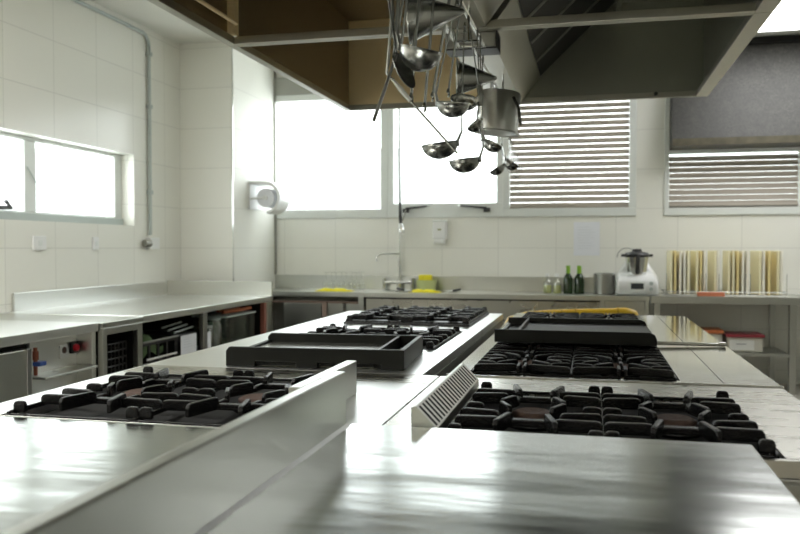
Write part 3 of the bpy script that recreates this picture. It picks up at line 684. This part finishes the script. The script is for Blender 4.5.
# faucet with pre-rinse
fa = thing('sink_faucet', 'chrome sink faucet with tall riser pipe and hanging spray head', 'faucet', (-2.05, 8.62, .9))
fx, fy = -2.05, 8.62
bm = BM(); tube(bm, [(fx, fy, .90), (fx, fy, 3.1)], .011, 10); obj('riser_pipe', bm, 'chrome', fa, smooth=60)
bm = BM(); tube(bm, [(fx-.16, fy-.03, .99), (fx+.14, fy-.03, .99)], .022, 12); tube(bm, [(fx, fy-.02, .90), (fx, fy-.02, 1.02)], .028, 12)
for s in (-.17, .15): tube(bm, [(fx+s, fy-.03, .90), (fx+s, fy-.03, 1.03)], .022, 12)
obj('mixer_body', bm, 'chrome', fa, smooth=50)
bm = BM(); tube(bm, [(fx, fy-.01, 1.30), (fx-.12, fy-.05, 1.305), (fx-.20, fy-.08, 1.30), (fx-.235, fy-.10, 1.27), (fx-.24, fy-.10, 1.22)], .012, 10); obj('spout', bm, 'chrome', fa, smooth=60)
bm = BM(); tube(bm, [(fx, fy-.01, 1.16), (fx, fy-.01, 1.24)], .020, 10); obj('valve', bm, 'chrome', fa, smooth=50)
bm = BM(); tube(bm, [(fx, fy, 3.1), (fx+.01, fy-.06, 3.14), (fx+.02, fy-.12, 3.05), (fx+.015, fy-.10, 2.6), (fx+.02, fy-.09, 2.1), (fx+.025, fy-.09, 1.85)], .012, 10); obj('spray_hose', bm, 'conduit', fa, smooth=60)
bm = BM(); tube(bm, [(fx+.025, fy-.09, 1.86), (fx+.03, fy-.10, 1.70), (fx+.04, fy-.12, 1.62)], [.014, .02, .016], 10); obj('spray_grip', bm, 'black', fa, smooth=60)
bm = BM(); tube(bm, [(fx+.04, fy-.12, 1.63), (fx+.05, fy-.13, 1.57), (fx+.05, fy-.13, 1.53)], [.018, .040, .036], 12); tube(bm, [(fx+.09, fy-.10, 1.78), (fx+.06, fy-.11, 1.66)], .007); obj('spray_head', bm, 'chrome', fa, smooth=50)

# ------------------------------------------------------------------ left counters (front faces at X about -3.0)
FX = -3.0
lw = thing('left_worktop', 'long white-bright steel worktop with raised splash edge along the left wall', 'worktop', (-3.6, 5, .86))
bm = BM(); box(bm, XL+.005, FX+.0, 1.0, 4.44, .845, .90); box(bm, XL+.005, FX+.0, 4.93, 7.25, .85, .90); obj('top', bm, 'bright', lw, .004)
obj('top_insert', B(XL+.005, FX+.025, 4.45, 4.92, .862, .897), 'steel', lw, .004)
bm = BM(); box(bm, XL+.005, XL+.025, 5.06, 7.25, .90, 1.035); obj('splashback', bm, 'bright', lw, .003); bm = BM(); box(bm, XL+.005, FX, 7.25, 7.275, .845, 1.04); obj('end_splashback', bm, 'steel', lw, .003)
# fridge cabinet
fc = thing('undercounter_fridge', 'undercounter steel cabinet with a plain brushed door at the left edge', 'undercounter cabinet', (-3.4, 2.8, 0))
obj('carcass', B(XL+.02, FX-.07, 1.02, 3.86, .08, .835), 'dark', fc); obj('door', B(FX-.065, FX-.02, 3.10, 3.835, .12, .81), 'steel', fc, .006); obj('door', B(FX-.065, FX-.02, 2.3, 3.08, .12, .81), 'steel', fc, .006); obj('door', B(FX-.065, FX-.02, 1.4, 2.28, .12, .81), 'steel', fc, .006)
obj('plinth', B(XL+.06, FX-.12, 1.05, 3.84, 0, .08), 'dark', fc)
obj('edge_strip', B(FX-.02, FX-.012, 3.80, 3.835, .12, .81), 'chrome', fc, .002)
# niche cabinet with shelf
nc = thing('open_cabinet', 'open steel cabinet niche with a tilted tray shelf and wall sockets inside', 'cabinet', (-3.4, 4.1, 0))
bm = BM(); box(bm, XL+.05, FX-.05, 3.87, 3.89, 0, .84); box(bm, XL+.05, FX-.02, 4.40, 4.44, 0, .84); box(bm, -3.15, -3.13, 3.89, 4.40, 0, .835); box(bm, -3.13, FX-.05, 3.89, 4.40, .05, .07)
obj('carcass', bm, 'bright', nc, .002)
obj('tray_shelf', B(-3.128, FX+.03, 3.895, 4.395, .625, .640), 'steel', nc, .004)
obj('lower_shelf', B(-3.128, FX-.01, 3.895, 4.395, .50, .52), 'steel', nc, .004)
bm = BM(); tube(bm, [(-3.06, 4.1, .640), (-3.06, 4.1, .644)], .018, 12); obj('drain', bm, 'chrome', nc)
r_ = thing('wall_socket', 'small white socket plate with dark hole inside the open niche', 'socket', (-3.13, 4.26, .70))
obj('plate', B(-3.1295, -3.118, 4.225, 4.30, .695, .775), 'white', r_, .003)
bm = BM(); lathe(bm, [(0, 0), (.02, 0), (.02, .004), (0, .004)], (-3.118, 4.262, .745), (1, 0, 0), 14); obj('hole', bm, mat('dark brown', (.08, .04, .03), .5), r_)
r_ = thing('emergency_switch', 'dark switch with round red button inside the open niche', 'switch', (-3.13, 4.35, .72))
obj('box', B(-3.1295, -3.105, 4.325, 4.385, .715, .785), 'black', r_, .003)
bm = BM(); lathe(bm, [(0, 0), (.024, 0), (.020, .016), (0, .018)], (-3.105, 4.355, .75), (1, 0, 0), 14); obj('red_button', bm, mat('bright red', (.65, .01, .03), .3), r_, smooth=40)
r_ = thing('pipe_valve', 'small valve with blue handle at the left of the open niche', 'valve', (-3.07, 3.94, .645))
bm = BM(); tube(bm, [(-3.07, 3.94, .642), (-3.07, 3.94, .80)], .012, 10); tube(bm, [(-3.07, 3.94, .73), (-3.07, 3.94, .78)], .018, 12); obj('pipe', bm, mat('copper', (.35, .12, .08), .4, .6), r_, smooth=50)
obj('blue_lever', B(-3.08, -3.03, 3.925, 3.985, .695, .72), 'blue', r_, .004)
# framed unit holding black basket
fu = thing('cabinet_frame', 'steel framed opening holding a black wire basket', 'cabinet', (-3.2, 4.68, 0))
bm = BM(); box(bm, FX-.02, FX+.02, 4.455, 4.50, 0, .86); box(bm, FX-.02, FX+.02, 4.86, 4.915, 0, .86); box(bm, FX-.02, FX+.02, 4.50, 4.86, .815, .86); obj('front_frame', bm, 'steel', fu, .003)
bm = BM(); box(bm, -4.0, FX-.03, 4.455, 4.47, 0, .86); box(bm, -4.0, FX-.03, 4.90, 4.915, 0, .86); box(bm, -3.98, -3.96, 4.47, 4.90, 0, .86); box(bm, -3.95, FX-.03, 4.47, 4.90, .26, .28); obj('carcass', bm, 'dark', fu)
# wire baskets
def basket(lab, x0, x1, y0, y1, z0, z1, nv, nh, wire, loc_mat='black', lowrail=True):
    r_ = thing('wire_basket', lab, 'basket', ((x0+x1)/2, (y0+y1)/2, z0)); bm = BM()
    for k in range(nh+1):
        z = z0+wire+(z1-z0-2*wire)*k/nh
        tube(bm, [(x1, y0, z), (x1, y1, z)], wire, 6); tube(bm, [(x0, y0, z), (x0, y1, z)], wire, 6); tube(bm, [(x0, y0, z), (x1, y0, z)], wire, 6); tube(bm, [(x0, y1, z), (x1, y1, z)], wire, 6)
    for k in range(nv+1):
        y = y0+(y1-y0)*k/nv
        tube(bm, [(x1, y, z0+wire), (x1, y, z1-wire)], wire, 6); tube(bm, [(x0, y, z0+wire), (x0, y, z1-wire)], wire, 6)
        tube(bm, [(x0, y, z0+wire), (x1, y, z0+wire)], wire, 6)
    obj('wires', bm, loc_mat, r_)
    return r_
basket('black wire basket inside the narrow steel frame', -3.5, FX-.06, 4.53, 4.84, .285, .74, 7, 9, .005)
# shelf unit with crates
su = thing('shelf_unit', 'open undercounter shelf unit with crates and glassware', 'shelf unit', (-3.5, 6.1, 0))
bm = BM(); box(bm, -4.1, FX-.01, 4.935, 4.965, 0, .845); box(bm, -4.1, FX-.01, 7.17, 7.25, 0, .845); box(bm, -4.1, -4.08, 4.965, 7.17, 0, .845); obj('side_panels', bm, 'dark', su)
obj('end_post', B(FX-.05, FX, 7.14, 7.248, 0, .845), 'steel', su, .003)
obj('red_post', B(FX-.05, FX-.01, 7.09, 7.135, 0, .845), mat('rusty red post', (.28, .10, .07), .6), su)
obj('middle_post', B(FX-.05, FX-.01, 5.86, 5.93, 0, .845), 'dsteel', su, .003)
obj('shelf', B(-4.08, FX-.03, 4.965, 7.09, .49, .51), 'dsteel', su)
obj('bottom_shelf', B(-4.08, FX-.03, 4.965, 7.09, .15, .17), 'dsteel', su)
# black crate
def crate(lab, y0, y1, z0, z1):
    r_ = thing('plastic_crate', lab, 'crate', (-3.25, (y0+y1)/2, z0), 'black plastic crates on the shelf'); bm = BM(); x0, x1 = -3.55, FX-.055
    box(bm, x0, x1, y0, y1, z0, z0+.01)
    for (a, c) in ((y0, y0+.012), (y1-.012, y1)): box(bm, x0, x1, a, c, z0+.01, z1)
    box(bm, x0, x0+.012, y0+.012, y1-.012, z0+.01, z1)
    box(bm, x1-.012, x1, y0+.012, y1-.012, z0+.01, z0+.035); box(bm, x1-.012, x1, y0+.012, y1-.012, z1-.03, z1)
    n_ = 5
    for k in range(n_): 
        y = y0+.012+(y1-y0-.05)*k/(n_-1); box(bm, x1-.012, x1, y, y+.026, z0+.035, z1-.03)
    obj('walls', bm, 'black', r_)
    obj('rim', B(x1, x1+.014, y0, y1, z1-.008, z1+.006), 'dsteel', r_, .003); obj('lower_rail', B(x1, x1+.010, y0+.10, y1-.02, z0+.055, z0+.068), 'label', r_)
    return r_
crate('black plastic crate with a green cloth, on the left part of the shelf', 4.98, 5.52, .511, .70)
bm = BM()
pts = []
nx, ny = 12, 12; g = []
for i in range(nx+1):
    g.append([])
    for j in range(ny+1):
        u_, v_ = i/nx*2-1, j/ny*2-1; hgt = max(0, 1-(u_*u_+v_*v_)*.8)
        g[-1].append(bm.verts.new((-3.25+u_*.14, 5.24+v_*.17, .63+.135*hgt+.012*math.sin(i*1.4+j*.8))))
for i in range(nx):
    for j in range(ny): bm.faces.new([g[i][j], g[i+1][j], g[i+1][j+1], g[i][j+1]])
ret = bmesh.ops.extrude_face_region(bm, geom=bm.faces[:]); bmesh.ops.translate(bm, verts=[q for q in ret['geom'] if isinstance(q, bmesh.types.BMVert)], vec=(0, 0, -.05))
tag(obj('kitchen_cloth', bm, 'greencloth', None, smooth=60), 'dark green cloth heaped in the black crate', 'cloth')
# stacked things beside the crate
r_ = thing('plastic_crate', 'smaller dark crate with grey bars behind the white paper on the shelf', 'crate', (-3.2, 5.68, .511), 'black plastic crates on the shelf')
bm = BM(); box(bm, -3.5, FX-.07, 5.54, 5.85, .511, .70); obj('body', bm, 'black', r_, .006)
bm = BM()
for k in range(3): tube(bm, [(FX-.10-k*.05, 5.55, .715+k*.018), (FX-.10-k*.05, 5.85, .735+k*.018)], .008, 6)
obj('grey_bars', bm, 'conduit', r_)
r_ = thing('paper_sheet', 'white paper sheet hanging on the front of the shelf crates', 'paper', (FX-.03, 5.65, .54)); obj('sheet', B(FX-.034, FX-.031, 5.535, 5.78, .535, .695), 'paper', r_)
bm = BM()
for k in range(4): box(bm, FX-.0308, FX-.0300, 5.57, 5.66+.02*k, .66-k*.02, .663-k*.02)
obj('print_lines', bm, mat('faint print 2', (.62, .64, .68), .8), r_)
r_ = thing('paper_sheet', 'narrow white paper strip right of the middle shelf post', 'paper', (FX-.03, 5.98, .54)); obj('sheet', B(FX-.034, FX-.031, 5.945, 6.03, .52, .68), 'paper', r_)
# glassware
def jar(lab, x, y, r0, h):
    r_ = thing('glass_jar', lab, 'glass jar', (x, y, .511), 'glass jars on the shelf')
    bm = BM(); lathe(bm, [(0, .512), (r0, .512), (r0, .512+h*.8), (r0*.8, .512+h*.9), (r0*.8, .512+h), (r0*.72, .512+h), (r0*.9, .512+h*.75), (r0*.92, .52), (0, .52)], (x, y, 0), seg=18); obj('glass_wall', bm, 'crateglass', r_, smooth=50)
    bm = BM(); lathe(bm, [(0, .512+h), (r0*.84, .512+h), (r0*.84, .512+h+.015), (0, .512+h+.015)], (x, y, 0), seg=18); obj('lid', bm, 'conduit', r_, smooth=40)
jar('squat glass jar on the shelf, nearest the middle post', -3.12, 6.12, .065, .19)
jar('tall greenish glass jar on the shelf, second from the middle post', -3.13, 6.28, .070, .24)
bm = BM(); x0, x1, y0, y1 = -3.38, FX-.06, 6.38, 6.98
r_ = thing('glass_tank', 'rectangular glass tank with orange cloths on its top on the shelf', 'glass container', (-3.2, 6.68, .511))
box(bm, x1-.008, x1, y0, y1, .512, .76); box(bm, x0, x0+.008, y0, y1, .512, .76); box(bm, x0+.008, x1-.008, y0, y0+.008, .512, .76); box(bm, x0+.008, x1-.008, y1-.008, y1, .512, .76); obj('glass_walls', bm, 'crateglass', r_)
obj('lid', B(x0-.01, x1+.01, y0-.01, y1+.01, .76, .775), 'conduit', r_, .004)
bm = BM(); tube(bm, [(-3.15, 6.5, .777+.02), (-3.12, 6.7, .80), (-3.1, 6.97, .805)], [.018, .022, .018], 8, .8); tube(bm, [(-3.25, 6.6, .797), (-3.2, 6.95, .80)], .016, 8, .8)
tag(obj('kitchen_cloth', bm, 'salmon', None, smooth=60), 'rolled terracotta orange cloth on top of the glass tank', 'cloth')

# ------------------------------------------------------------------ hanging utensils
rr = thing('utensil_rail', 'steel utensil hanging rails running lengthwise under the extraction hood', 'utensil rack', (-.5, 3.4, 2.27))
RX = (-.47, -.58)
for X in RX:
    bm = BM(); tube(bm, [(X, 1.9, 2.275), (X, 3.60, 2.275)], .010, 8, .6); obj('rail', bm, 'chrome', rr, smooth=50)
bm = BM(); tube(bm, [(-.52, 3.60, 2.275), (-.52, 5.1, 2.275)], .008, 8); tube(bm, [(-.60, 3.60, 2.275), (-.46, 3.60, 2.275)], .008, 8); obj('rail', bm, 'chrome', rr, smooth=50)
for Y in (2.0, 3.5, 4.9):
    bm = BM(); tube(bm, [(-.52, Y, 2.275), (-.52, Y, HZ+.01)], .006, 6)
    if Y < 3.6: tube(bm, [(-.58, Y, 2.275), (-.47, Y, 2.275)], .006, 6)
    obj('hanger', bm, 'chrome', rr)
G = 'steel utensils hanging under the hood'
def handle(bm, p0, p1, wd=.009, flat=.28, hook=True):
    p0 = Vector(p0); p1 = Vector(p1); pts = [p0 + (p1-p0)*k/6 for k in range(7)]
    if hook:
        c = p1; pts += [c+Vector((.0, .008, .012)), c+Vector((0, .020, .018)), c+Vector((0, .030, .008)), c+Vector((0, .030, -.012))]
    tube(bm, pts, wd, 8, flat)
def ladle(lab, c, r0, n_, e, top, depth=.75, cat='ladle', name='ladle', wd=.010):
    """c rim centre, n_ opening direction, e direction (in rim plane) where the handle is fixed"""
    r_ = thing(name, lab, cat, tuple(top), G); n_ = Vector(n_).normalized(); c = Vector(c)
    bm = BM(); pr = []
    for k in range(9): a = k/8*PI/2; pr.append((r0*math.sin(a), -r0*depth*math.cos(a)))
    inn = [(a*.96, b_*.94) for a, b_ in pr][::-1]
    lathe(bm, pr+[(r0*1.03, .001)]+inn, c, n_, 24); obj('bowl', bm, 'utensil', r_, smooth=60)
    e = Vector(e); e = (e-n_*e.dot(n_)).normalized(); p = c+e*r0*.98
    top = Vector(top); d = (top-p); q = p + d*.08 + e*r0*.2
    bm = BM(); tube(bm, [p - n_*r0*.3, p, q, p+d*.2+e*r0*.15], [wd*1.9, wd*1.9, wd*1.3, wd], 8, .35); handle(bm, p+d*.2+e*r0*.15, top, wd)
    obj('handle', bm, 'utensil', r_, smooth=60); return r_
# 1 big near ladle, opening towards camera, down-left
ladle('largest ladle with round bowl facing the camera, nearest of the hanging utensils', (-.461, 2.20, 1.925), .062, (.25, -.16, .95), (-1, -.2, .3), (-.475, 2.18, 2.262), 1.02)
ladle('medium dark ladle bowl hanging just behind the largest one', (-.49, 2.90, 1.90), .062, (.1, -.2, 1), (-.6, 0, .5), (-.50+.03, 2.86, 2.262), .9)
ladle('dark ladle bowl overlapping the medium one at its upper right', (-.478, 3.10, 1.945), .056, (.25, -.55, .9), (1, 0, .3), (-.465, 3.10, 2.262), .7)
ladle('wide shallow ladle hanging lower left against the bright window', (-.600, 3.23, 1.796), .076, (-.12, -.1, 1), (1, 0, .1), (-.50, 3.23, 2.262), .85)
ladle('shallow ladle hanging low beneath the cone strainers', (-.527, 3.42, 1.748), .068, (-.12, -.05, 1), (1, 0, .1), (-.462, 3.42, 2.262), .85)
ladle('small cup ladle between the two lower bowls', (-.475, 3.33, 1.886), .036, (-.5, -.3, .6), (.3, 0, 1), (-.462, 3.33, 2.262), 1.0)
ladle('small ladle tilted to the right below the hanging pan', (-.452, 3.8, 1.862), .050, (.45, -.25, .8), (-1, 0, .4), (-.50, 3.8, 2.262), .8)
ladle('small spoon ladle low down, left one of the farthest pair', (-.496, 4.36, 1.802), .046, (-.5, -.2, .8), (1, 0, .6), (-.52, 4.36, 2.268), .85)
ladle('small spoon ladle low down, right one of the farthest pair', (-.43, 4.5, 1.842), .047, (.5, -.2, .7), (-1, 0, .7), (-.52, 4.5, 2.268), .85)
# disc skimmer seen edge-on
r_ = thing('skimmer', 'thin oval skimmer disc seen nearly edge on left of the largest ladle', 'skimmer', (-.54, 2.22, 2.26), G)
bm = BM(); lathe(bm, [(0, -.012), (.03, -.010), (.056, 0), (.057, .002), (.03, -.007), (0, -.009)], (-.517, 2.22, 1.872), (1, -.25, .42), 24); obj('disc', bm, 'utensil', r_, smooth=60)
bm = BM(); handle(bm, (-.542, 2.22, 1.92), (-.555, 2.2, 2.262)); obj('handle', bm, 'utensil', r_, smooth=60)
# long tool slanting down-left
r_ = thing('long_fork', 'long dark steel tool slanting down to the left over the window', 'kitchen tool', (-.53, 2.2, 2.26), G)
bm = BM(); tube(bm, [(-.600, 2.2, 1.728), (-.566, 2.2, 1.82), (-.532, 2.2, 1.915)], [.011, .010, .008], 8, .4); obj('blade', bm, 'dsteel', r_, smooth=60)
bm = BM(); handle(bm, (-.532, 2.2, 1.913), (-.575, 2.15, 2.262)); obj('handle', bm, 'utensil', r_, smooth=60)
# bright thin rod
r_ = thing('basting_rod', 'thin bright rod with white grip slanting down to the right', 'kitchen tool', (-.58, 2.3, 2.26), G)
bm = BM(); tube(bm, [(-.565, 2.3, 2.262), (-.57, 2.3, 2.08), (-.583, 2.3, 1.91), (-.586, 2.3, 1.885), (-.575, 2.3, 1.868), (-.567, 2.3, 1.863)], .0045, 8); obj('loop', bm, 'utensil', r_, smooth=60)
bm = BM(); tube(bm, [(-.567, 2.3, 1.863), (-.545, 2.3, 1.836), (-.515, 2.3, 1.80)], [.004, .008, .006], 8); obj('white_grip', bm, 'white', r_, smooth=60)
bm = BM(); tube(bm, [(-.515, 2.3, 1.80), (-.375, 2.3, 1.642)], .0035, 8); obj('rod', bm, 'utensil', r_, smooth=60)
# handles hanging with curled ends
def hookrod(lab, bot, top, wd=.009):
    r_ = thing('serving_spoon', lab, 'kitchen spoon', top, G)
    wd *= 1.5; b0 = Vector(bot); t0 = Vector(top); d = (t0-b0).normalized()
    bm = BM(); handle(bm, b0+d*.03, t0-d*.0, wd); obj('handle', bm, 'utensil', r_, smooth=60)
    bm = BM(); tube(bm, arc(b0+d*.015, .012, -PI/2, PI, 10, (0, 1, 0), (0, 0, 1)), .0045, 6); obj('curled_end', bm, 'utensil', r_, smooth=60)
hookrod('flat steel handle at the left edge of the hanging cluster', (-.550, 2.24, 1.885), (-.525, 2.24, 2.262), .011)
hookrod('flat steel handle with curled end, left one behind the largest ladle', (-.536, 2.4, 1.81), (-.50, 2.4, 2.262))
hookrod('flat steel handle with curled end, right one behind the largest ladle', (-.515, 2.5, 1.80), (-.475, 2.5, 2.262))
hookrod('flat steel handle ending above the dark bowls, nearer the largest ladle', (-.530, 2.7, 1.87), (-.46, 2.7, 2.262), .010)
hookrod('thin steel handle ending above the dark bowls, farther from the largest ladle', (-.492, 2.8, 1.90), (-.44, 2.8, 2.262), .008)
hookrod('thin steel handle hanging between skimmer and largest ladle', (-.555, 2.34, 1.95), (-.515, 2.34, 2.262), .008)
hookrod('thin curled wire handle hanging in front of the upper strainer', (-.545, 2.05+.4, 1.97), (-.50, 2.46, 2.262), .007)
# conical strainers
def chinois(lab, base, tip, r0, top):
    r_ = thing('cone_strainer', lab, 'strainer', tuple(top), G); base = Vector(base); tip = Vector(tip); ax = tip-base; h = ax.length
    bm = BM(); lathe(bm, [(r0*.97, .0), (r0, 0), (r0*.55, h*.5), (.008, h*.98), (0, h), (0, h*.97), (r0*.5, h*.5), (r0*.97, .0)], base, ax, 32); obj('cone', bm, 'utensil', r_, smooth=50)
    bm = BM(); a_, u, v_ = frame_of(ax); tube(bm, [base+(u*math.cos(t)+v_*math.sin(t))*r0 for t in [i*2*PI/28 for i in range(29)]], .005, 6); obj('rim', bm, 'utensil', r_, smooth=60)
    bm = BM(); handle(bm, base+Vector((0, 0, r0)), top, .008); obj('handle', bm, 'utensil', r_, smooth=60)
chinois('upper conical strainer lying sideways with its tip to the right', (-.59, 2.6, 2.13), (-.405, 2.63, 2.148), .082, (-.575, 2.6, 2.262))
chinois('lower conical strainer lying sideways with its tip to the right', (-.540, 3.3, 2.072), (-.378, 3.33, 2.07), .072, (-.56, 3.3, 2.262))
# hanging saucepan
r_ = thing('saucepan', 'steel saucepan hanging mouth down at the far end of the rail', 'saucepan', (-.46, 4.2, 2.26), G)
ax = Vector((-.10, 0, -1)).normalized(); bm = BM()
lathe(bm, [(0, 0), (.098, 0), (.106, .01), (.110, .20), (.122, .208), (.122, .212), (.106, .208), (.100, .012), (0, .008)], (-.452, 4.12, 2.165), ax, 32); obj('pan_body', bm, 'bright', r_, smooth=40)
bm = BM(); tube(bm, [(-.375, 4.03, 2.12), (-.345, 3.98, 2.05), (-.335, 3.97, 1.97)], .009, 8, .5); obj('handle', bm, 'utensil', r_, smooth=60)
bm = BM(); tube(bm, [(-.50, 4.12, 2.165), (-.50, 4.12, 2.262)], .005, 6); obj('hanging_loop', bm, 'utensil', r_)
# whisk
r_ = thing('wire_whisk', 'thin wire whisk hanging at the right end of the utensils', 'whisk', (-.45, 4.5, 2.26), G)
bm = BM()
for k in range(7):
    s = (k-3)/3.0
    tube(bm, [(-.455, 4.62, 2.02), (-.445+s*.02, 4.62+.01*k, 1.93), (-.425+s*.042, 4.62, 1.82), (-.41+s*.020, 4.62, 1.775), (-.405, 4.62, 1.765)], .0018, 5)
obj('wires', bm, 'chrome', r_, smooth=60)
bm = BM(); tube(bm, [(-.455, 4.62, 2.01), (-.475, 4.62, 2.13), (-.50, 4.62, 2.262)], .008, 8); obj('handle', bm, 'utensil', r_, smooth=60)
